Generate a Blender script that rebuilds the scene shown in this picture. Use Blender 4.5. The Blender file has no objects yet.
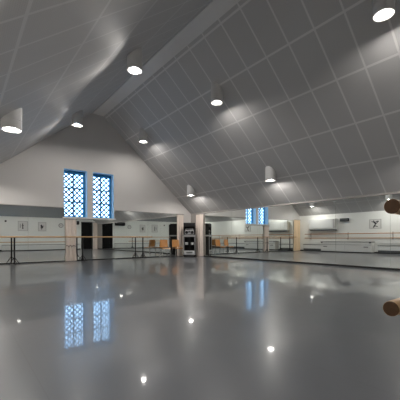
import bpy, bmesh, math, random
from mathutils import Matrix, Vector
random.seed(4)
PI = math.pi
scene = bpy.context.scene
COL = scene.collection

# ------------------------------------------------------------------ room dimensions (metres)
XL, XR = -0.22, 9.69          # left / right wall
YB, YF = -0.87, 13.12         # back / far wall
RX, RZ = 4.735, 6.46          # ridge
HL, HR = 2.50, 2.205           # eaves heights
SL = (RZ - HL) / (RX - XL)    # slopes
SR = (RZ - HR) / (XR - RX)
MT = 2.15                     # mirror top
def ceil_z(x): return HL + SL * (x - XL) if x < RX else HR + SR * (XR - x)

# ------------------------------------------------------------------ materials
def mat(name, col, rough=.5, metal=0, spec=.5, noise=0, nscale=6, bump=0, bscale=80, coat=0, coat_rough=.05, sheen=0):
    m = bpy.data.materials.new(name); m.use_nodes = True
    nt = m.node_tree; b = nt.nodes['Principled BSDF']
    b.inputs['Base Color'].default_value = (*col, 1)
    b.inputs['Roughness'].default_value = rough
    b.inputs['Metallic'].default_value = metal
    b.inputs['Specular IOR Level'].default_value = spec
    b.inputs['Coat Weight'].default_value = coat
    b.inputs['Coat Roughness'].default_value = coat_rough
    b.inputs['Sheen Weight'].default_value = sheen
    tc = nt.nodes.new('ShaderNodeTexCoord')
    if noise:
        n = nt.nodes.new('ShaderNodeTexNoise'); n.inputs['Scale'].default_value = nscale; n.inputs['Detail'].default_value = 5
        nt.links.new(tc.outputs['Object'], n.inputs['Vector'])
        mx = nt.nodes.new('ShaderNodeMix'); mx.data_type = 'RGBA'
        mx.inputs[6].default_value = (*[c * (1 - noise) for c in col], 1)
        mx.inputs[7].default_value = (*[min(1, c * (1 + noise)) for c in col], 1)
        nt.links.new(n.outputs['Fac'], mx.inputs[0]); nt.links.new(mx.outputs[2], b.inputs['Base Color'])
    if bump:
        n2 = nt.nodes.new('ShaderNodeTexNoise'); n2.inputs['Scale'].default_value = bscale
        nt.links.new(tc.outputs['Object'], n2.inputs['Vector'])
        bp = nt.nodes.new('ShaderNodeBump'); bp.inputs['Strength'].default_value = bump; bp.inputs['Distance'].default_value = .01
        nt.links.new(n2.outputs['Fac'], bp.inputs['Height']); nt.links.new(bp.outputs['Normal'], b.inputs['Normal'])
    return m

def wood(name, c1, c2, scale=6, axis=0, rough=.4):
    m = bpy.data.materials.new(name); m.use_nodes = True
    nt = m.node_tree; b = nt.nodes['Principled BSDF']; b.inputs['Roughness'].default_value = rough
    tc = nt.nodes.new('ShaderNodeTexCoord'); mp = nt.nodes.new('ShaderNodeMapping')
    s = [scale * 5] * 3; s[axis] = scale * .35
    mp.inputs['Scale'].default_value = s
    n = nt.nodes.new('ShaderNodeTexNoise'); n.inputs['Scale'].default_value = 3; n.inputs['Detail'].default_value = 6; n.inputs['Distortion'].default_value = .6
    cr = nt.nodes.new('ShaderNodeValToRGB')
    cr.color_ramp.elements[0].position = .35; cr.color_ramp.elements[0].color = (*c1, 1)
    cr.color_ramp.elements[1].position = .68; cr.color_ramp.elements[1].color = (*c2, 1)
    nt.links.new(tc.outputs['Object'], mp.inputs['Vector']); nt.links.new(mp.outputs[0], n.inputs['Vector'])
    nt.links.new(n.outputs['Fac'], cr.inputs[0]); nt.links.new(cr.outputs[0], b.inputs['Base Color'])
    return m

def math_node(nt, op, a, b=None):
    n = nt.nodes.new('ShaderNodeMath'); n.operation = op
    for i, v in enumerate((a, b)):
        if v is None: continue
        if isinstance(v, (int, float)): n.inputs[i].default_value = v
        else: nt.links.new(v, n.inputs[i])
    return n.outputs[0]

def ceiling_mat(name, step_x, off_x, step_y, off_y, joint=(.72, .71, .70)):
    """acoustic boards: darker boards with lighter jointing strips, finely perforated"""
    m = bpy.data.materials.new(name); m.use_nodes = True
    nt = m.node_tree; b = nt.nodes['Principled BSDF']; b.inputs['Roughness'].default_value = .62
    b.inputs['Specular IOR Level'].default_value = .15
    tc = nt.nodes.new('ShaderNodeTexCoord'); sp = nt.nodes.new('ShaderNodeSeparateXYZ')
    nt.links.new(tc.outputs['Object'], sp.inputs[0])
    def stripe(sock, step, off, w):
        a = math_node(nt, 'ADD', sock, off + step * 100)
        a = math_node(nt, 'MODULO', a, step)
        a = math_node(nt, 'SUBTRACT', a, step / 2)
        a = math_node(nt, 'ABSOLUTE', a)
        return math_node(nt, 'GREATER_THAN', a, step / 2 - w / 2)
    s = math_node(nt, 'MAXIMUM', stripe(sp.outputs[0], step_x, off_x, .05), stripe(sp.outputs[1], step_y, off_y, .04))
    n = nt.nodes.new('ShaderNodeTexNoise'); n.inputs['Scale'].default_value = 1.1; n.inputs['Detail'].default_value = 4
    nt.links.new(tc.outputs['Object'], n.inputs['Vector'])
    v = nt.nodes.new('ShaderNodeTexVoronoi'); v.inputs['Scale'].default_value = 38; v.inputs['Randomness'].default_value = 0
    nt.links.new(tc.outputs['Object'], v.inputs['Vector'])
    hole = math_node(nt, 'LESS_THAN', v.outputs['Distance'], .22)
    hole = math_node(nt, 'MULTIPLY', hole, .25)
    mx = nt.nodes.new('ShaderNodeMix'); mx.data_type = 'RGBA'
    mx.inputs[6].default_value = (.52, .512, .507, 1); mx.inputs[7].default_value = (.57, .561, .556, 1)
    nt.links.new(n.outputs['Fac'], mx.inputs[0])
    mh = nt.nodes.new('ShaderNodeMix'); mh.data_type = 'RGBA'; mh.inputs[7].default_value = (.3, .3, .3, 1)
    nt.links.new(hole, mh.inputs[0]); nt.links.new(mx.outputs[2], mh.inputs[6])
    m2 = nt.nodes.new('ShaderNodeMix'); m2.data_type = 'RGBA'; m2.inputs[7].default_value = (*joint, 1)
    nt.links.new(s, m2.inputs[0]); nt.links.new(mh.outputs[2], m2.inputs[6])
    nt.links.new(m2.outputs[2], b.inputs['Base Color'])
    return m

def floor_mat():
    m = bpy.data.materials.new('floor_vinyl'); m.use_nodes = True
    nt = m.node_tree; b = nt.nodes['Principled BSDF']
    tc = nt.nodes.new('ShaderNodeTexCoord'); sp = nt.nodes.new('ShaderNodeSeparateXYZ')
    nt.links.new(tc.outputs['Object'], sp.inputs[0])
    n = nt.nodes.new('ShaderNodeTexNoise'); n.inputs['Scale'].default_value = .8; n.inputs['Detail'].default_value = 8; n.inputs['Roughness'].default_value = .65
    nt.links.new(tc.outputs['Object'], n.inputs['Vector'])
    mx = nt.nodes.new('ShaderNodeMix'); mx.data_type = 'RGBA'
    mx.inputs[6].default_value = (.112, .119, .131, 1); mx.inputs[7].default_value = (.130, .138, .152, 1)
    nt.links.new(n.outputs['Fac'], mx.inputs[0])
    a = math_node(nt, 'MODULO', math_node(nt, 'ADD', sp.outputs[0], 100.4), 1.6)
    seam = math_node(nt, 'MULTIPLY', math_node(nt, 'LESS_THAN', a, .008), .25)
    m2 = nt.nodes.new('ShaderNodeMix'); m2.data_type = 'RGBA'; m2.inputs[7].default_value = (.08, .08, .085, 1)
    nt.links.new(seam, m2.inputs[0]); nt.links.new(mx.outputs[2], m2.inputs[6])
    nt.links.new(m2.outputs[2], b.inputs['Base Color'])
    n2 = nt.nodes.new('ShaderNodeTexNoise'); n2.inputs['Scale'].default_value = 3; n2.inputs['Detail'].default_value = 6
    nt.links.new(tc.outputs['Object'], n2.inputs['Vector'])
    mr = nt.nodes.new('ShaderNodeMapRange'); mr.inputs[3].default_value = .285; mr.inputs[4].default_value = .33
    nt.links.new(n2.outputs['Fac'], mr.inputs[0]); nt.links.new(mr.outputs[0], b.inputs['Roughness'])
    b.inputs['Specular IOR Level'].default_value = .36
    b.inputs['Coat Weight'].default_value = .58; b.inputs['Coat Roughness'].default_value = .04; b.inputs['Coat IOR'].default_value = 1.5
    n3 = nt.nodes.new('ShaderNodeTexNoise'); n3.inputs['Scale'].default_value = 45
    nt.links.new(tc.outputs['Object'], n3.inputs['Vector'])
    bp = nt.nodes.new('ShaderNodeBump'); bp.inputs['Strength'].default_value = .008; bp.inputs['Distance'].default_value = .01
    nt.links.new(n3.outputs['Fac'], bp.inputs['Height'])
    return m

def emit(name, col, s):
    m = bpy.data.materials.new(name); m.use_nodes = True; nt = m.node_tree
    nt.nodes.remove(nt.nodes['Principled BSDF'])
    e = nt.nodes.new('ShaderNodeEmission'); e.inputs[0].default_value = (*col, 1); e.inputs[1].default_value = s
    nt.links.new(e.outputs[0], nt.nodes['Material Output'].inputs[0]); m.cycles.emission_sampling = 'FRONT'; return m

def glass_mat():
    m = bpy.data.materials.new('window_glass'); m.use_nodes = True; nt = m.node_tree
    nt.nodes.remove(nt.nodes['Principled BSDF'])
    t = nt.nodes.new('ShaderNodeBsdfTransparent'); t.inputs[0].default_value = (.95, .98, 1, 1)
    g = nt.nodes.new('ShaderNodeBsdfGlossy'); g.inputs['Roughness'].default_value = .02
    f = nt.nodes.new('ShaderNodeFresnel'); mx = nt.nodes.new('ShaderNodeMixShader')
    ge = nt.nodes.new('ShaderNodeNewGeometry')
    fac = math_node(nt, 'MULTIPLY', f.outputs[0], math_node(nt, 'SUBTRACT', 1.0, ge.outputs['Backfacing']))
    nt.links.new(fac, mx.inputs[0]); nt.links.new(t.outputs[0], mx.inputs[1]); nt.links.new(g.outputs[0], mx.inputs[2])
    nt.links.new(mx.outputs[0], nt.nodes['Material Output'].inputs[0]); return m

LAMP = 400
M = dict(
    plaster=mat('white_plaster', (.68, .66, .645), .75, noise=.02, nscale=2, bump=.05, bscale=60, spec=.25),
    mirror_wall=mat('pale_wall_paint', (.86, .865, .84), .7, noise=.02, spec=.3),
    side_wall=mat('right_wall_paint', (.36, .34, .32), .7, noise=.02, spec=.3),
    gallery=mat('grey_gallery_panel', (.27, .285, .30), .16, noise=.05, nscale=2),
    floor=floor_mat(),
    ceil_r=ceiling_mat('acoustic_boards_right', 1.22, 0, .648, .24),
    ceil_l=ceiling_mat('acoustic_boards_left', 1.22, .27, .67, .64, (.64, .632, .625)),
    strip=mat('ridge_strip_paint', (.74, .73, .72), .6, noise=.03, nscale=3),
    mirror=mat('mirror_silver', (.88, .91, .89), .004, metal=1),
    mirror_edge=mat('mirror_edge', (.30, .36, .28), .2),
    black=mat('black_paint', (.010, .010, .011), .5, spec=.3, noise=.2, nscale=12),
    black_matte=mat('black_skirting', (.012, .012, .012), .65, noise=.2),
    door=mat('black_door', (.006, .006, .007), .7, noise=.2, nscale=4, spec=.15),
    trim=mat('pale_trim', (.36, .34, .32), .6, noise=.03),
    blue=mat('blue_window_paint', (.025, .27, .55), .4, noise=.06, nscale=10),
    reveal=mat('pale_blue_reveal', (.55, .78, .93), .6, noise=.03),
    lead=mat('lead_lattice', (.05, .09, .13), .5, noise=.15, nscale=20),
    glass=glass_mat(),
    sill=mat('sill_paint', (.78, .77, .76), .5, noise=.03),
    curtain=mat('cream_curtain', (.80, .70, .63), .85, noise=.06, nscale=14, sheen=.2, spec=.2),
    curtain_lit=mat('curtain_yellow_light', (.78, .60, .40), .85, noise=.06, nscale=14, sheen=.2, spec=.2),  # cream fabric with the yellow of the lighting put into its colour
    tie=mat('brown_tie', (.16, .11, .09), .8, noise=.2, nscale=30),
    can=mat('lamp_can', (.74, .73, .72), .4, noise=.03),
    reflector=mat('lamp_reflector', (.9, .89, .87), .5, spec=.3),
    lampglow=emit('lamp_glow', (1.0, .955, .90), LAMP),
    barre=wood('barre_beech', (.50, .29, .13), (.68, .43, .21), 3, 0, .32),
    barre_y=wood('barre_beech_long', (.42, .19, .06), (.58, .29, .10), 3, 1, .35),
    endgrain=mat('barre_end_grain', (.115, .055, .022), .6, noise=.35, nscale=60),
    ply=wood('orange_plywood', (.42, .19, .055), (.56, .27, .085), 5, 2, .32),
    chrome=mat('chrome', (.62, .62, .62), .16, metal=1, noise=.02),
    silver=mat('silver_grey', (.42, .42, .43), .3, metal=.6, noise=.05),
    lightgrey=mat('light_grey_plastic', (.55, .56, .57), .4, noise=.03),
    white=mat('white_enamel', (.72, .73, .72), .4, noise=.02, nscale=5),
    offwhite=mat('white_cabinet', (.70, .70, .685), .45, noise=.02, nscale=5),
    grille=mat('dark_grille', (.075, .08, .085), .6, noise=.1, nscale=20),
    paper=mat('print_paper', (.72, .71, .69), .6, noise=.03),
    ink=mat('print_ink', (.03, .03, .033), .6, noise=.3, nscale=25),
    lidgrey=mat('lid_grey', (.22, .22, .22), .5, noise=.05),
    greyframe=mat('picture_frame', (.46, .45, .44), .45, noise=.05),
    rubber=mat('rubber', (.02, .02, .02), .8, noise=.2),
)

# ------------------------------------------------------------------ mesh helpers
def box(bm, x0, x1, y0, y1, z0, z1, M4=None):
    vs = [bm.verts.new(p) for p in ((x0,y0,z0),(x1,y0,z0),(x1,y1,z0),(x0,y1,z0),(x0,y0,z1),(x1,y0,z1),(x1,y1,z1),(x0,y1,z1))]
    for f in ((3,2,1,0),(4,5,6,7),(0,1,5,4),(1,2,6,5),(2,3,7,6),(3,0,4,7)): bm.faces.new([vs[i] for i in f])
    if M4: bmesh.ops.transform(bm, matrix=M4, verts=vs)
    return vs
def tube(bm, p, q, r, n=16, r2=None):
    p, q = Vector(p), Vector(q); d = q - p
    mt = Matrix.Translation((p + q) / 2) @ d.to_track_quat('Z', 'Y').to_matrix().to_4x4()
    bmesh.ops.create_cone(bm, cap_ends=True, segments=n, radius1=r, radius2=r if r2 is None else r2, depth=d.length, matrix=mt)
def path(bm, pts, r, n=10):
    for a, b in zip(pts, pts[1:]): tube(bm, a, b, r, n)
    for p in pts[1:-1]: bmesh.ops.create_uvsphere(bm, u_segments=n, v_segments=6, radius=r, matrix=Matrix.Translation(p))
def prism(bm, poly, axis, a, b):
    """extrude polygon of (u,v): axis 'y' -> (u,*,v); 'x' -> (*,u,v); 'z' -> (u,v,*)"""
    def P(u, v, t): return {'y': (u, t, v), 'x': (t, u, v), 'z': (u, v, t)}[axis]
    A = [bm.verts.new(P(u, v, a)) for u, v in poly]; B = [bm.verts.new(P(u, v, b)) for u, v in poly]
    n = len(poly); bm.faces.new(A); bm.faces.new(B[::-1])
    for i in range(n): bm.faces.new((A[i], B[i], B[(i+1) % n], A[(i+1) % n]))
def lathe(bm, prof, n=32, M4=None):
    rings = []
    for r, z in prof:
        if r < 1e-6: rings.append([bm.verts.new((0, 0, z))])
        else: rings.append([bm.verts.new((r*math.cos(2*PI*k/n), r*math.sin(2*PI*k/n), z)) for k in range(n)])
    for a, b in zip(rings, rings[1:]):
        for k in range(n):
            k2 = (k+1) % n
            if len(a) == 1 and len(b) == 1: continue
            if len(a) == 1: bm.faces.new((a[0], b[k], b[k2]))
            elif len(b) == 1: bm.faces.new((a[k], a[k2], b[0]))
            else: bm.faces.new((a[k], a[k2], b[k2], b[k]))
    if M4: bmesh.ops.transform(bm, matrix=M4, verts=[v for r in rings for v in r])
def BM(): return bmesh.new()
def obj(name, bm, m, parent=None, smooth=False, bevel=0, loc=None, rotz=None):
    bmesh.ops.recalc_face_normals(bm, faces=bm.faces)
    me = bpy.data.meshes.new(name); bm.to_mesh(me); bm.free()
    for x in (m if isinstance(m, (list, tuple)) else [m]): me.materials.append(x)
    o = bpy.data.objects.new(name, me); COL.objects.link(o)
    if smooth:
        for p in me.polygons: p.use_smooth = True
        try: me.set_sharp_from_angle(angle=math.radians(38))
        except Exception: pass
    if bevel:
        b = o.modifiers.new('bevel', 'BEVEL'); b.width = bevel; b.segments = 2; b.limit_method = 'ANGLE'
    if parent: o.parent = parent
    if loc: o.location = loc
    if rotz is not None: o.rotation_euler = (0, 0, rotz)
    return o
def tag(o, label, cat, group=None):
    o['label'] = label; o['category'] = cat
    if group: o['group'] = group
    return o
def thing(name, label, cat, loc=(0,0,0), rotz=0, group=None):
    o = bpy.data.objects.new(name, None); COL.objects.link(o)
    o.location = loc; o.rotation_euler = (0, 0, rotz); o.empty_display_size = .2
    return tag(o, label, cat, group)
def struct(name, bm, m, parent=None, **k):
    o = obj(name, bm, m, parent, **k)
    if not parent: o['kind'] = 'structure'
    return o
def dup(root, loc, rotz, label, group=None):
    r = root.copy(); COL.objects.link(r); r.location = loc; r.rotation_euler = (0, 0, rotz); r['label'] = label
    if group: r['group'] = group
    for ch in list(root.children):
        c = ch.copy(); COL.objects.link(c); c.parent = r
        for g in list(ch.children):
            d = g.copy(); COL.objects.link(d); d.parent = c
    return r

# ------------------------------------------------------------------ the room
T = .40
bm = BM(); box(bm, XL-T, XR+T, YB-T, YF+T, -.2, 0); struct('floor', bm, M['floor'])

W = [(3.33, 4.27), (4.50, 5.43)]; WZ0, WZ1 = 1.80, 3.76
bm = BM()
xs = sorted([XL-T, RX, XR+T] + [v for w in W for v in w])
for a, b in zip(xs, xs[1:]):
    hole = any(w[0] - 1e-6 <= a and b <= w[1] + 1e-6 for w in W)
    za, zb = ceil_z(a), ceil_z(b)
    if hole:
        prism(bm, [(a, 0), (b, 0), (b, WZ0), (a, WZ0)], 'y', YF, YF+T)
        prism(bm, [(a, WZ1), (b, WZ1), (b, zb), (a, za)], 'y', YF, YF+T)
    else:
        prism(bm, [(a, 0), (b, 0), (b, zb), (a, za)], 'y', YF, YF+T)
struct('wall_far', bm, M['plaster'])
bm = BM(); prism(bm, [(XL-T, 0), (XR+T, 0), (XR+T, ceil_z(XR+T)), (RX, RZ), (XL-T, ceil_z(XL-T))], 'y', YB-T, YB)
struct('wall_back', bm, M['mirror_wall'])
bm = BM(); prism(bm, [(XR, 0), (XR+T, 0), (XR+T, ceil_z(XR+T)), (XR, HR)], 'y', YB, YF); struct('wall_right', bm, M['side_wall'])
bm = BM(); prism(bm, [(XL, 0), (XL-T, 0), (XL-T, ceil_z(XL-T)), (XL, HL)], 'y', YB, YF); struct('wall_left', bm, M['mirror_wall'])

def slope_slab(name, xe, ze, side, m):
    """slab whose local x runs from the eaves up to the ridge and local y along the room"""
    run = math.hypot(RX - xe, RZ - ze); ang = math.atan2(RZ - ze, abs(RX - xe))
    bm = BM(); ov = .5
    y0, y1 = YB - T, YF + T
    if side < 0:
        box(bm, -ov, run, y0, y1, 0, .2)
        o = struct(name, bm, m); o.location = (xe, 0, ze); o.rotation_euler = (0, -ang, 0)
    else:
        box(bm, -run, ov, y0, y1, 0, .2)
        o = struct(name, bm, m); o.location = (xe, 0, ze); o.rotation_euler = (0, ang, 0)
    return o
slope_slab('ceiling_left', XL, HL, -1, M['ceil_l'])
slope_slab('ceiling_right', XR, HR, 1, M['ceil_r'])
# flat cover strip along the ridge
bm = BM(); x0, x1 = 4.50, 4.975
z0, z1 = ceil_z(x0) - .004, ceil_z(x1) - .004
zz = min(z0, z1) - .004
prism(bm, [(x0, zz), (x1, zz), (x1, ceil_z(x1)), (RX, RZ), (x0, ceil_z(x0))], 'y', YB, YF); struct('trim_1', bm, M['strip'])
# strip over the right hand mirrors, skirtings
bm = BM(); box(bm, XR-.035, XR, YB, 12.0, MT+.005, MT+.045); struct('trim_2', bm, M['trim'], bevel=.006)
bm = BM(); box(bm, XR-.03, XR, YB+.02, YF-.02, 0, .055); struct('baseboard_right', bm, M['black_matte'])
bm = BM(); box(bm, .66, XR-.03, YF-.026, YF, 0, .035); struct('baseboard_far', bm, M['black_matte'])
bm = BM(); box(bm, XL, XL+.02, YB+.02, YF-.02, 0, .07); struct('baseboard_left', bm, M['black_matte'])
bm = BM(); box(bm, 2.30, 8.18, YB, YB+.02, 0, .10); struct('baseboard_back', bm, M['black_matte'])
bm = BM(); box(bm, .66, 3.30, YF-.03, YF, MT+.003, MT+.03); box(bm, 5.50, 9.2, YF-.03, YF, MT+.003, MT+.03); struct('trim_3', bm, M['trim'], bevel=.005)
# glossy grey panel over the back wall
bm = BM()
prism(bm, [(XL+.14+.10, 2.62), (XR-.45, 2.62), (7.55, 4.05), (1.75, 4.05)], 'y', YB+.001, YB+.05); struct('trim_4', bm, M['gallery'])

# doors in the back wall
for i, (a, b) in enumerate([(8.27, 9.24), (1.22, 2.20)]):
    bm = BM(); box(bm, a+.05, b-.05, YB+.002, YB+.045, .008, 2.30)
    d = struct('door_%d' % (i+1), bm, M['door'], bevel=.004)
    bm = BM(); box(bm, a, a+.05, YB+.002, YB+.06, .0, 2.35); box(bm, b-.05, b, YB+.002, YB+.06, 0, 2.35); box(bm, a+.05, b-.05, YB+.002, YB+.06, 2.30, 2.35)
    struct('door_frame', bm, M['black'], d)
    bm = BM(); tube(bm, (a+.13, YB+.045, 1.02), (a+.13, YB+.10, 1.02), .011); tube(bm, (a+.13, YB+.095, 1.02), (a+.25, YB+.095, 1.02), .010)
    struct('door_handle', bm, M['chrome'], d, smooth=True)

# ------------------------------------------------------------------ windows
for i, (a, b) in enumerate(W):
    y = YF + .27
    # lining of the reveal
    bm = BM(); t = .012
    box(bm, a+.001, a+t, YF+.004, YF+.395, WZ0+.001, WZ1-.001); box(bm, b-t, b-.001, YF+.004, YF+.395, WZ0+.001, WZ1-.001)
    box(bm, a+t, b-t, YF+.004, YF+.395, WZ1-t, WZ1-.001); box(bm, a+t, b-t, YF+.004, YF+.395, WZ0+.001, WZ0+t)
    w = struct('window_%d' % (i+1), bm, M['reveal'])
    A, B, Z0, Z1 = a+t+.001, b-t-.001, WZ0+t+.001, WZ1-t-.001
    bm = BM(); fw = .085
    box(bm, A, A+fw*.6, y, y+.09, Z0, Z1); box(bm, B-fw, B, y, y+.09, Z0, Z1)
    box(bm, A+fw*.6, B-fw, y, y+.09, Z0, Z0+.05); box(bm, A+fw*.6, B-fw, y, y+.09, Z1-.13, Z1)
    struct('window_frame', bm, M['blue'], w, bevel=.006)
    gx0, gx1, gz0, gz1 = A+fw*.6, B-fw, Z0+.05, Z1-.13
    bm = BM(); cx = (gx0+gx1)/2
    box(bm, cx-.028, cx+.028, y+.02, y+.07, gz0, gz1)
    for k in (1, 2):
        z = gz0 + (gz1-gz0)*k/3
        box(bm, gx0, cx-.028, y+.02, y+.07, z-.026, z+.026); box(bm, cx+.028, gx1, y+.02, y+.07, z-.026, z+.026)
    struct('glazing_bars', bm, M['blue'], w)
    # diamond leading, one set for the window
    bm = BM(); pw, ph = (gx1-gx0)/3.6, (gz1-gz0)/8.0
    def clip(p, q):
        t0, t1 = 0, 1
        dx, dz = q[0]-p[0], q[1]-p[1]
        for d, lo, hi, s in ((dx, gx0, gx1, p[0]), (dz, gz0, gz1, p[1])):
            u0, u1 = (lo-s)/d, (hi-s)/d
            if u0 > u1: u0, u1 = u1, u0
            t0, t1 = max(t0, u0), min(t1, u1)
        if t1 - t0 < 1e-3: return None
        return (p[0]+dx*t0, p[1]+dz*t0), (p[0]+dx*t1, p[1]+dz*t1)
    H = gz1-gz0
    dxr = H / ph * pw
    k = -12
    while gx0 + k*pw < gx1 + dxr:
        for s in (1, -1):
            x = gx0 + k*pw
            seg = clip((x, gz0), (x + s*dxr, gz1))
            if seg: tube(bm, (seg[0][0], y+.038, seg[0][1]), (seg[1][0], y+.038, seg[1][1]), .029, 6)
        k += 1
    struct('lattice', bm, M['lead'], w)
    bm = BM(); box(bm, gx0, gx1, y+.050, y+.054, gz0, gz1); struct('pane', bm, M['glass'], w)
bm = BM(); box(bm, 3.28, 5.49, YF-.085, YF-.001, 1.735, 1.795); struct('trim_5', bm, M['sill'], bevel=.008)

# ------------------------------------------------------------------ mirrors
def mirror(name, w, h, loc, rotz, label, group, tilt=0):
    t = thing(name, label, 'mirror', loc, rotz + tilt, group)
    bm = BM(); box(bm, 0, w, 0, .010, 0, h); obj('backing_board', bm, M['mirror_edge'], t)
    bm = BM(); box(bm, .0012, w-.0012, -.005, -.0002, .001, h-.001); obj('mirror_glass', bm, M['mirror'], t)
    return t
fm = [(.66, 2.05, MT, 'mirror panel on the far wall, leftmost, behind the first barre post'),
      (2.052, 3.345, MT, 'mirror panel on the far wall just left of the tied curtain'),
      (3.347, 4.42, 1.72, 'low mirror panel under the left latticed window'),
      (4.422, 5.46, 1.72, 'low mirror panel under the right latticed window'),
      (5.462, 7.12, MT, 'mirror panel on the far wall right of the windows, reflecting a wall clock'),
      (7.122, 8.80, MT, 'mirror panel on the far wall behind the two orange chairs')]
tl = [.0006, -.0005, 0, .0003, 0, -.0003]
for (a, b, h, lab), ti in zip(fm, tl):
    mirror('mirror_panel', b-a, h-.037, (a, YF-.0155, .037), 0, lab, 'mirror panels on the far wall', ti)
ys = [11.94, 10.0]
while ys[-1] > YB + 1.7: ys.append(ys[-1] - 1.617)
ords = ['tall mirror panel at the far end of the right wall beside the cream curtain',
        'second mirror panel along the right wall, counted from the far corner',
        'third mirror panel along the right wall, counted from the far corner',
        'fourth mirror panel along the right wall, counted from the far corner',
        'fifth mirror panel along the right wall, at the right edge of the photo',
        'sixth mirror panel along the right wall, beside the near double barre',
        'seventh mirror panel along the right wall, next to the back wall']
tr = [0, .0004, -.0004, .0004, -.0008, .0003, 0, 0]
for k, (a, b) in enumerate(zip(ys, ys[1:])):
    if k >= len(ords): break
    # local x runs towards the camera (-Y), local -y faces the room (-X)
    mirror('mirror_panel', a-b-.002, MT-.057, (XR-.0155, a, .057), -PI/2, ords[k], 'mirror panels on the right wall', tr[k])

# ------------------------------------------------------------------ curtains
def curtain(label, loc, rotz, w, h, folds, m, tie=None, depth=.05, waist=.86):
    t = thing('curtain', label, 'curtain', loc, rotz, 'curtains at the ends of the mirrors')
    bm = BM(); nx, nz = folds * 12, 26
    ph = random.random() * 6
    def prof(s, z, off):
        pinch = 1.0
        if tie: pinch = 1 - (1 - waist) * math.exp(-((z - tie) / .35) ** 2)
        flare = 1 + .04 * (1 - z / h)
        x = (s - .5) * w * pinch * flare
        y = depth * (.55 * math.sin(s * folds * 2 * PI + ph + .5 * math.sin(z * 1.3)) + .3 * math.sin(s * folds * 4.3 + z * .8)) * (.75 + .35 * (1 - z / h))
        return (x, y + off, z)
    F = [[bm.verts.new(prof(i/nx, .012 + (h-.012)*j/nz, -.004)) for i in range(nx+1)] for j in range(nz+1)]
    B = [[bm.verts.new(prof(i/nx, .012 + (h-.012)*j/nz, .004)) for i in range(nx+1)] for j in range(nz+1)]
    for j in range(nz):
        for i in range(nx):
            bm.faces.new((F[j][i], F[j][i+1], F[j+1][i+1], F[j+1][i])); bm.faces.new((B[j][i+1], B[j][i], B[j+1][i], B[j+1][i+1]))
        bm.faces.new((F[j][0], F[j+1][0], B[j+1][0], B[j][0])); bm.faces.new((F[j][nx], B[j][nx], B[j+1][nx], F[j+1][nx]))
    for i in range(nx):
        bm.faces.new((F[0][i], B[0][i], B[0][i+1], F[0][i+1])); bm.faces.new((F[nz][i], F[nz][i+1], B[nz][i+1], B[nz][i]))
    obj('fabric', bm, m, t, smooth=True)
    bm = BM(); box(bm, -w/2-.02, w/2+.02, -.03, .03, h, h+.03); obj('heading_rail', bm, M['trim'], t, bevel=.004)
    if tie:
        bm = BM()
        for s in [k/nx for k in range(0, nx-1)]:
            s2 = s + 1/nx
            z = tie + .02 * math.sin(s * 19)
            p, q = prof(s, z, -.0095), prof(s2, tie + .02*math.sin(s2*19), -.0095)
            vs = [bm.verts.new((p[0], p[1], p[2]-.014)), bm.verts.new((q[0], q[1], q[2]-.014)), bm.verts.new((q[0], q[1], q[2]+.014)), bm.verts.new((p[0], p[1], p[2]+.014))]
            vb = [bm.verts.new((v.co.x, v.co.y+.004, v.co.z)) for v in vs]
            bm.faces.new(vs); bm.faces.new(vb[::-1])
            for k in range(4): bm.faces.new((vs[k], vb[k], vb[(k+1) % 4], vs[(k+1) % 4]))
        for s in (.22, .5, .74):
            p = prof(s, tie, -.012); tube(bm, p, (p[0]+.012, p[1]-.003, p[2]-.085), .009, 8, .004)
        obj('tie', bm, M['tie'], t)
    return t
curtain('cream curtain bunched and tied under the left latticed window', (3.585, YF-.10, .0), 0, .43, 1.69, 3, M['curtain'], tie=.62)
curtain('plain cream curtain on the far wall just left of the equipment rack', (8.99, YF-.07, .0), 0, .38, 2.12, 3, M['curtain'])
curtain('cream curtain on the right wall just right of the equipment rack', (XR-.08, 12.28, .0), -PI/2, .62, 2.13, 4, M['curtain'])
curtain('curtain with yellow light in its colour, in the far left corner, seen reflected in the right mirrors', (.20, YF-.09, .0), 0, .76, 2.2, 5, M['curtain_lit'])
curtain('cream curtain beside the black door on the back wall, seen in the low mirrors', (9.46, YB+.10, .0), 0, .36, 2.3, 3, M['curtain'])

# ------------------------------------------------------------------ lamps
def lamp(x, y, zb, label):
    t = thing('ceiling_lamp', label, 'ceiling lamp', (x, y, zb), 0, 'cylinder downlights on the sloping ceiling')
    s = SL if x < RX else -SR
    R, n = .175, 40
    bm = BM()
    def ring(r, z=None): 
        out = []
        for k in range(n):
            a = 2*PI*k/n; px, py = r*math.cos(a), r*math.sin(a)
            zz = z if z is not None else ceil_z(x) - zb + s*px - .002
            out.append(bm.verts.new((px, py, zz)))
        return out
    top, bo, bi, deep = ring(R), ring(R, 0), ring(R-.012, 0), ring(R-.012, .06)
    for a, b in ((top, bo), (bo, bi), (bi, deep)):
        for k in range(n): bm.faces.new((a[k], a[(k+1) % n], b[(k+1) % n], b[k]))
    bm.faces.new(top); bm.faces.new(deep[::-1])
    obj('housing', bm, M['can'], t, smooth=True)
    bm = BM(); lathe(bm, [(R+.001, .17), (R+.006, .172), (R+.006, .180), (R+.001, .182)], n); obj('seam_band', bm, M['can'], t, smooth=True)
    bm = BM(); lathe(bm, [(R-.013, .003), (R-.04, .022), (.06, .045), (0, .05)], n); obj('reflector', bm, M['reflector'], t, smooth=True)
    bm = BM(); lathe(bm, [(0, .045), (.066, .040), (.080, .014), (0, .003)], 14); obj('bulb', bm, M['lampglow'], t, smooth=True)
    return t
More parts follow.
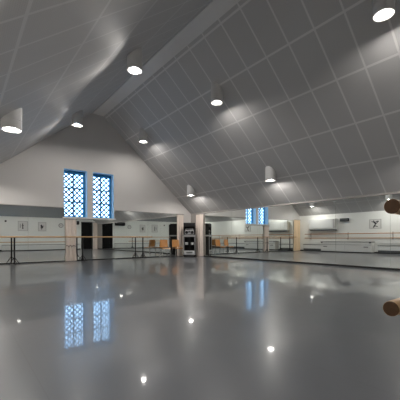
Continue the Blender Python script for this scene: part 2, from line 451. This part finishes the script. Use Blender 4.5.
L = [(8.49, 11.5, 2.90, 'white cylinder downlight low on the right slope near the equipment rack'),
     (8.49, 6.85, 2.90, 'white cylinder downlight low on the right slope above the middle of the mirrors'),
     (8.49, 2.30, 2.90, 'white cylinder downlight low on the right slope, past the right edge of the photo'),
     (6.03, 11.5, 4.93, 'cylinder downlight high on the right slope nearest the far gable'),
     (6.03, 6.85, 4.93, 'cylinder downlight high on the right slope at the middle of the room'),
     (6.03, 2.30, 4.93, 'bright cylinder downlight in the top right of the photo'),
     (3.215, 10.9, 4.81, 'cylinder downlight beside the ridge above the latticed windows'),
     (3.215, 6.53, 4.81, 'cylinder downlight left of the pale ridge strip in mid room'),
     (3.215, 2.2, 4.65, 'cylinder downlight on the upper left slope above the camera'),
     (.80, 11.5, 3.0, 'cylinder downlight low on the left slope near the far wall, seen in the mirrors'),
     (.80, 6.85, 3.0, 'large cylinder downlight at the left edge of the photo'),
     (.80, 2.30, 3.0, 'cylinder downlight low on the left slope near the camera')]
for l in L: lamp(*l)

# ------------------------------------------------------------------ barres
def stand(t, x, zt, y=0):
    bm = BM(); tube(bm, (x, y, .02), (x, y, zt-.03), .027, 14); obj('post', bm, M['black'], t, smooth=True)
    bm = BM()
    for s in (-1, 1):
        path(bm, [(x + s*.015, y, .24), (x + s*.16, y, .012)], .012, 8)
    for s in (-1, 1): path(bm, [(x, y + s*.015, .18), (x, y + s*.2, .012)], .012, 8)
    obj('foot', bm, M['black'], t, smooth=True)
def bracket(t, x, z, y=0):
    bm = BM(); path(bm, [(x, y, z-.055), (x, y, z-.032)], .024, 12); lathe(bm, [(.034, -.034), (.034, -.028), (0, -.027)], 16, Matrix.Translation((x, y, z)))
    obj('bracket', bm, M['black'], t, smooth=True)
BY = YF - .40
t = thing('ballet_barre', 'long free-standing wooden ballet barre on black posts before the far mirrors', 'ballet barre', (0, BY, 0))
bm = BM(); tube(bm, (.78, 0, .985), (7.13, 0, .985), .026, 20); obj('rail', bm, M['barre'], t, smooth=True)
for x in (1.56, 3.94, 6.65): stand(t, x, .985); bracket(t, x, .985)

t = thing('double_barre', 'double wooden ballet barre whose two round ends show at the right edge', 'ballet barre', (0, .44, 0))
for z, dx in ((1.032, 0), (.667, -.012)):
    bm = BM(); tube(bm, (1.22+dx, 0, z), (7.3, 0, z), .0268, 40); r = obj('rail', bm, M['barre'], t, smooth=True)
    bm = BM(); lathe(bm, [(.0262, 0), (.0245, .003), (0, .0032)], 40, Matrix.Translation((1.22+dx, 0, z)) @ Matrix.Rotation(-PI/2, 4, 'Y'))
    obj('end_grain', bm, M['endgrain'], r)
for x in (1.95, 6.95):
    stand(t, x, 1.032)
    for z in (1.032, .667): 
        bm = BM(); tube(bm, (x, -.03, z-.03), (x, .03, z-.03), .012, 10); box(bm, x-.03, x+.03, -.024, .024, z-.034, z-.0275); obj('bracket', bm, M['black'], t)

t = thing('wall_barre', 'pair of orange wooden barres bracketed to the left wall, reflected in right mirrors', 'ballet barre', (XL, 0, 0))
for z in (1.18, .90):
    bm = BM(); tube(bm, (.15, 1.2, z), (.15, 12.6, z), .022, 16); obj('rail', bm, M['barre_y'], t, smooth=True)
for y in (1.6, 4.3, 7.0, 9.6, 12.2):
    bm = BM(); box(bm, .001, .012, y-.03, y+.03, .82, 1.26)
    for z in (1.18, .90): path(bm, [(.01, y, z-.06), (.15, y, z-.06), (.15, y, z-.022)], .010, 8)
    obj('bracket', bm, M['greyframe'], t)

# ------------------------------------------------------------------ along the left wall
def heater(label, loc, rotz, w, gap=.05):
    t = thing('convector_heater', label, 'heater', loc, rotz, 'low white convector heaters')
    bm = BM(); box(bm, 0, w, -.13, -.002, gap, .43); obj('casing', bm, M['white'], t, bevel=.012)
    bm = BM()
    box(bm, .01, w-.01, -.14, -.004, .431, .462)
    obj('grille', bm, M['grille'], t)
    bm = BM(); box(bm, .03, w-.03, -.12, -.003, .025, gap-.001); obj('lower_vent', bm, M['grille'], t)
    for x in (.2, w/2, w-.2):
        bm = BM(); box(bm, x-.02, x+.02, -.11, -.02, 0, .024); obj('leg', bm, M['black'], t)
    return t
# local x along -Y..: rotz=PI/2 -> local x -> +Y, local -y -> +X
heater('long low white convector heater on the left wall nearest the camera, seen in mirrors', (XL+.02, 1.0, 0), PI/2, 6.8, .17)
heater('short low white convector heater under the wall unit, left wall far end', (XL+.02, 11.35, 0), PI/2, 1.4, .17)
heater('long low white convector heater on the back wall behind the double barre', (8.1, YB+.02, 0), PI, 5.6)

t = thing('storage_chest', 'long white two-door chest by the left wall, reflected in the right mirrors', 'chest', (XL+.025, 8.0, 0), PI/2)
bm = BM(); box(bm, 0, 3.2, -.42, 0, .04, .64); obj('body', bm, M['offwhite'], t, bevel=.008)
bm = BM(); box(bm, -.02, 3.22, -.445, 0, .642, .68); obj('lid', bm, M['lidgrey'], t, bevel=.005)
bm = BM(); box(bm, .03, 3.17, -.40, -.02, 0, .039); obj('plinth', bm, M['black'], t)
for k in range(2):
    a = .02 + k*1.585
    bm = BM(); box(bm, a, a+1.575, -.437, -.421, .07, .62); d = obj('door', bm, M['offwhite'], t, bevel=.004)
    for z in (.36,):
        bm = BM(); xh = a + (.30 if k == 0 else 1.27)
        box(bm, xh-.13, xh+.13, -.452, -.438, z-.018, z+.018); obj('handle', bm, M['black'], d, bevel=.004)
    bm = BM(); box(bm, a+.02, a+1.555, -.441, -.4375, .475, .49); obj('groove', bm, M['grille'], d)
for x in (.08, 3.12):
    bm = BM(); box(bm, x-.05, x+.05, -.446, -.4375, .59, .64); obj('corner_fitting', bm, M['black'], t)

t = thing('wall_unit', 'large white air unit with dark underside high on the left wall', 'air conditioner', (XL, 10.28, 1.44), PI/2)
bm = BM(); prism(bm, [(-.002, .03), (-.26, .03), (-.30, .10), (-.30, .74), (-.002, .74)], 'x', 0, 1.9); obj('casing', bm, M['white'], t, bevel=.01)
bm = BM(); box(bm, .22, 1.68, -.312, -.301, .14, .70); obj('front_panel', bm, M['white'], t, bevel=.004)
bm = BM(); box(bm, .04, 1.86, -.25, -.01, -.03, .029); obj('lower_grille', bm, M['grille'], t)
bm = BM(); box(bm, .02, .16, -.3035, -.301, .12, .72); obj('side_panel', bm, M['greyframe'], t)

t = thing('wall_speaker', 'small black box speaker high on the left wall beside the air unit', 'speaker', (XL, 9.53, 1.98), PI/2)
bm = BM(); box(bm, 0, .54, -.16, -.002, 0, .19); obj('cabinet', bm, M['black'], t, bevel=.01)
bm = BM(); box(bm, .02, .52, -.168, -.161, .015, .175); obj('grille', bm, M['grille'], t, bevel=.003)

# ------------------------------------------------------------------ pictures, clock, back wall pieces
def picture(name, label, loc, rotz, w, h, shapes):
    t = thing(name, label, 'picture', loc, rotz, 'framed dance pictures')
    bm = BM(); f = .03
    box(bm, -w/2, w/2, -.03, -.002, -h/2, -h/2+f); box(bm, -w/2, w/2, -.03, -.002, h/2-f, h/2)
    box(bm, -w/2, -w/2+f, -.03, -.002, -h/2+f, h/2-f); box(bm, w/2-f, w/2, -.03, -.002, -h/2+f, h/2-f)
    obj('frame', bm, M['greyframe'], t)
    bm = BM(); box(bm, -w/2+f, w/2-f, -.018, -.003, -h/2+f, h/2-f); obj('print', bm, M['paper'], t)
    bm = BM()
    for (x0, z0, x1, z1, r) in shapes:
        p, q = Vector((x0*w, 0, z0*h)), Vector((x1*w, 0, z1*h)); d = q - p; L_ = d.length
        n = Vector((-d.z, 0, d.x)).normalized() * r
        pts = []
        for k in range(9): 
            a = PI*k/8; e = d.normalized()
            pts.append(q + n*math.cos(a) + e*r*math.sin(a))
        for k in range(9):
            a = PI*k/8; e = d.normalized()
            pts.append(p - n*math.cos(a)*.7 - e*r*math.sin(a)*.7)
        prism(bm, [(v.x, v.z) for v in pts], 'y', -.0205, -.0185)
    obj('dancer_silhouette', bm, M['ink'], t)
    return t
upright = [(.0, -.02, .02, .16, .035), (.02, .25, .02, .26, .03), (0, -.02, -.03, -.28, .022), (.03, -.02, .05, -.27, .02), (.02, .14, .10, .02, .015), (.0, .14, -.07, .03, .015), (.26, .22, .27, -.16, .018)]
curled = [(-.04, -.08, .08, .06, .075), (.1, .15, .1, .16, .04), (-.06, -.10, .14, -.14, .04), (-.1, -.02, -.18, .1, .02), (.12, .02, .2, .1, .02), (.02, -.2, .08, -.28, .03)]
leap = [(-.05, .02, .08, .18, .05), (.14, .29, .14, .30, .04), (-.05, .02, -.26, .28, .03), (-.02, .0, .1, -.28, .04), (.08, .17, .3, .26, .022), (.06, .15, -.18, .30, .02), (.1, -.28, .16, -.36, .03), (-.2, -.3, .02, -.2, .025)]
picture('framed_picture', 'framed print of a standing dancer on the back wall, seen in far mirrors', (3.90, YB, 1.90), PI, .66, .76, upright)
picture('framed_picture', 'framed print of a curled dark figure, nearest the wall clock', (5.22, YB, 1.88), PI, .58, .72, curled)
picture('framed_picture', 'framed print of leaping dark figures on the left wall, in right mirrors', (XL, 7.97, 1.74), PI/2, .66, .56, leap)
t = thing('wall_clock', 'round white wall clock on the back wall, reflected in the far mirrors', 'clock', (6.62, YB, 2.0), PI)
RY = Matrix.Rotation(PI/2, 4, 'X')
bm = BM(); lathe(bm, [(0, .002), (.18, .002), (.18, .04), (.165, .048), (.15, .036)], 40, RY); obj('case', bm, M['grille'], t, smooth=True)
bm = BM(); lathe(bm, [(0, .036), (.155, .0355)], 40, RY); obj('dial', bm, M['paper'], t)
bm = BM(); box(bm, -.006, .006, -.041, -.038, -.01, .09); obj('hand', bm, M['ink'], t)
bm = BM(); box(bm, -.01, .11, -.044, -.042, -.005, .005); obj('hand', bm, M['ink'], t)
t = thing('wall_heater', 'black horizontal air unit high on the back wall beside the black door', 'air unit', (8.05, YB, 2.10), PI)
bm = BM(); prism(bm, [(-.002, 0), (-.18, .02), (-.22, .10), (-.22, .30), (-.002, .32)], 'x', 0, .95); obj('casing', bm, M['black'], t, bevel=.012)
bm = BM()
for k in range(4): box(bm, .06, .89, -.228, -.221, .12+k*.04, .135+k*.04)
obj('louvre', bm, M['grille'], t)
t = thing('wall_sensor', 'tiny dark sensor on the back wall left of the pictures', 'sensor', (2.77, YB, 2.24), PI)
bm = BM(); box(bm, -.06, .06, -.05, -.002, -.06, .07); obj('body', bm, M['black'], t, bevel=.012)
bm = BM(); bmesh.ops.create_uvsphere(bm, u_segments=14, v_segments=8, radius=.03, matrix=Matrix.Translation((0, -.05, 0))); obj('lens', bm, M['grille'], t, smooth=True)

# ------------------------------------------------------------------ chairs (local -y is the front)
def bent_panel(w, prof, th, nx=8, curve=.0, taper=0):
    bm = BM(); n = len(prof)
    F, B = [], []
    for j, (y, z) in enumerate(prof):
        a = prof[max(j-1, 0)]; b = prof[min(j+1, n-1)]
        ty, tz = b[0]-a[0], b[1]-a[1]; l = math.hypot(ty, tz); ny, nz = -tz/l, ty/l
        fr, br = [], []
        ww = w * (1 - taper * (j/(n-1)))
        for i in range(nx+1):
            s = i/nx*2-1; c = curve*s*s
            fr.append(bm.verts.new((s*ww/2, y - c*1 + 0, z))); br.append(bm.verts.new((s*ww/2, y - c + ny*th, z + nz*th)))
        F.append(fr); B.append(br)
    for j in range(n-1):
        for i in range(nx):
            bm.faces.new((F[j][i], F[j][i+1], F[j+1][i+1], F[j+1][i])); bm.faces.new((B[j][i], B[j+1][i], B[j+1][i+1], B[j][i+1]))
        bm.faces.new((F[j][0], F[j+1][0], B[j+1][0], B[j][0])); bm.faces.new((F[j][nx], B[j][nx], B[j+1][nx], F[j+1][nx]))
    for i in range(nx):
        bm.faces.new((F[0][i], B[0][i], B[0][i+1], F[0][i+1])); bm.faces.new((F[-1][i], F[-1][i+1], B[-1][i+1], B[-1][i]))
    return bm
def make_chair(loc, rotz, label):
    t = thing('chair', label, 'chair', loc, rotz, 'orange plywood chairs by the far mirrors')
    obj('seat', bent_panel(.40, [(-.21, .425), (-.19, .452), (-.10, .458), (0, .452), (.12, .446), (.17, .452)], .012), M['ply'], t, smooth=True)
    obj('backrest', bent_panel(.39, [(.175, .50), (.19, .56), (.21, .66), (.225, .76), (.24, .85)], .012, curve=.03, taper=.06), M['ply'], t, smooth=True)
    for s in (-1, 1):
        bm = BM(); path(bm, [(s*.17, -.15, .436), (s*.185, -.185, .40), (s*.20, -.21, .012)], .011); obj('leg', bm, M['chrome'], t, smooth=True)
        bm = BM(); path(bm, [(s*.17, .12, .43), (s*.185, .19, .38), (s*.20, .25, .012)], .011); obj('leg', bm, M['chrome'], t, smooth=True)
        bm = BM(); path(bm, [(s*.165, .13, .425), (s*.165, .20, .48), (s*.165, .246, .76)], .010); obj('back_support', bm, M['chrome'], t, smooth=True)
    bm = BM(); box(bm, -.17, .17, -.14, .13, .418, .436); obj('seat_frame', bm, M['black'], t)
    return t
c0 = make_chair((7.62, 12.36, 0), -math.radians(12), 'orange plywood chair on chrome legs, the left one before the mirror')
dup(c0, (8.28, 12.32, 0), -math.radians(7), 'orange plywood chair on chrome legs, the right one nearer the rack')

# ------------------------------------------------------------------ equipment rack in the corner (local -y faces the camera)
RL = (9.14, 12.50, 0); RR = -math.radians(37)
t = thing('equipment_rack', 'tall black and silver equipment rack standing in the far corner', 'rack', RL, RR)
w = .29
bm = BM(); box(bm, -w-.01, w+.01, -.25, .25, .05, .09); obj('base', bm, M['black'], t, bevel=.008)
for sx in (-1, 1):
    for sy in (-1, 1):
        bm = BM(); tube(bm, (sx*.24-.015, sy*.2, .025), (sx*.24+.015, sy*.2, .025), .025, 16); box(bm, sx*.24-.02, sx*.24+.02, sy*.2-.02, sy*.2+.02, .04, .052); obj('castor', bm, M['rubber'], t)
bm = BM(); box(bm, -w, w, .22, .24, .09, 1.02); box(bm, -w, -w+.02, -.24, .22, .09, 1.02); box(bm, w-.02, w, -.24, .22, .09, 1.02); box(bm, -w+.02, w-.02, -.24, .22, 1.0, 1.02); obj('lower_cabinet', bm, M['black'], t)
bm = BM()
box(bm, -w-.004, -w+.035, -.262, -.241, .09, 1.03); box(bm, w-.035, w+.004, -.262, -.241, .09, 1.03)
box(bm, -w+.035, w-.035, -.262, -.241, .985, 1.03); box(bm, -w+.035, w-.035, -.262, -.241, .09, .12)
obj('silver_frame', bm, M['silver'], t, bevel=.004)
bm = BM(); box(bm, -w+.036, w-.036, -.258, .0, .121, .30); dr = obj('drawer', bm, M['lightgrey'], t, bevel=.006)
bm = BM(); box(bm, -.15, .15, -.272, -.259, .19, .225); obj('handle', bm, M['black'], dr, bevel=.004)
bm = BM(); box(bm, -w+.021, w-.021, -.2, .219, .56, .58); obj('shelf', bm, M['black'], t)
bm = BM(); box(bm, -.03, .03, -.235, .0, .302, .985); obj('divider', bm, M['black'], t)
bm = BM(); box(bm, -w-.05, w+.05, -.27, .25, 1.032, 1.09); obj('top_shelf', bm, M['silver'], t, bevel=.006)
bm = BM(); box(bm, -w, w, .2, .22, 1.091, 1.69); box(bm, -w, -w+.025, -.24, .2, 1.091, 1.69); box(bm, w-.025, w, -.24, .2, 1.091, 1.69); box(bm, -w+.025, w-.025, -.24, .2, 1.66, 1.69); box(bm, -w+.025, w-.025, -.24, .2, 1.091, 1.11)
obj('upper_case', bm, M['black'], t, bevel=.004)
bm = BM(); box(bm, -w+.026, w-.026, -.238, -.222, 1.50, 1.658); obj('upper_flap', bm, M['black'], t, bevel=.004)
mrot = Matrix.Translation(RL) @ Matrix.Rotation(RR, 4, 'Z')
def at_rack(x, y, z): return tuple(mrot @ Vector((x, y, z)))
p = thing('stereo', 'silver portable stereo sitting in the upper black case of the rack', 'stereo', at_rack(0, -.1, 1.111), RR)
bm = BM(); prism(bm, [(-.23, .02), (-.20, 0), (.20, 0), (.23, .02), (.23, .17), (.18, .23), (-.18, .23), (-.23, .17)], 'y', -.09, .09); obj('body', bm, M['silver'], p, bevel=.012)
for s in (-1, 1):
    bm = BM(); lathe(bm, [(0, .092), (.05, .094), (.07, .1), (.075, .091)], 24, Matrix.Translation((s*.135, 0, .10)) @ RY); obj('speaker_cone', bm, M['black'], p, smooth=True)
bm = BM(); box(bm, -.05, .05, -.098, -.091, .09, .18); obj('display', bm, M['grille'], p)
bm = BM(); path(bm, [(-.19, 0, .20), (-.17, 0, .29), (.17, 0, .29), (.19, 0, .20)], .012); obj('carry_handle', bm, M['silver'], p, smooth=True)
for s in (-1, 1):
    q = thing('disc_spindle', 'pale disc spindle on the rack shelf, %s of its centre post' % ('left' if s < 0 else 'right'), 'disc spindle', at_rack(s*.145, -.09, .581), RR, 'disc spindles on the rack shelf')
    bm = BM(); lathe(bm, [(0, 0), (.085, 0), (.085, .012), (0, .013)], 28); obj('base', bm, M['black'], q, smooth=True)
    bm = BM(); lathe(bm, [(.0, .014), (.075, .014), (.08, .05), (.08, .12), (.07, .135), (0, .137)], 28); obj('cover', bm, M['lightgrey'], q, smooth=True)

# ------------------------------------------------------------------ daylight outside and camera
wd = bpy.data.worlds.new('sky'); scene.world = wd; wd.use_nodes = True
nt = wd.node_tree; bg = nt.nodes['Background']
tc = nt.nodes.new('ShaderNodeTexCoord'); n = nt.nodes.new('ShaderNodeTexNoise'); n.inputs['Scale'].default_value = 3; n.inputs['Detail'].default_value = 5
cr = nt.nodes.new('ShaderNodeValToRGB')
cr.color_ramp.elements[0].position = .35; cr.color_ramp.elements[0].color = (.36, .63, 1, 1)
cr.color_ramp.elements[1].position = .7; cr.color_ramp.elements[1].color = (.42, .68, 1, 1)
nt.links.new(tc.outputs['Generated'], n.inputs['Vector']); nt.links.new(n.outputs['Fac'], cr.inputs[0]); nt.links.new(cr.outputs[0], bg.inputs[0])
bg.inputs[1].default_value = 7.0

cam = bpy.data.cameras.new('camera'); co = bpy.data.objects.new('camera', cam); COL.objects.link(co)
yaw = math.radians(38.14)
co.matrix_world = Matrix.Translation((0, 0, .92)) @ Matrix.Rotation(-yaw, 4, 'Z') @ Matrix.Rotation(PI/2, 4, 'X') @ Matrix.Rotation(-.003, 4, 'Z')
cam.sensor_fit = 'HORIZONTAL'; cam.sensor_width = 36; cam.lens = 307.08 / 400 * 36
cam.shift_y = 38.2 / 400; cam.clip_start = .02; cam.clip_end = 200
scene.camera = co

scene.cycles.sample_clamp_direct = 30.0; scene.cycles.use_adaptive_sampling = False
scene.cycles.glossy_bounces = 8; scene.cycles.transparent_max_bounces = 16
vs = scene.view_settings
scene.display_settings.display_device = 'sRGB'
vs.view_transform = 'Standard'; vs.look = 'None'; vs.gamma = 1; vs.use_curve_mapping = False
vs.exposure = 0.18
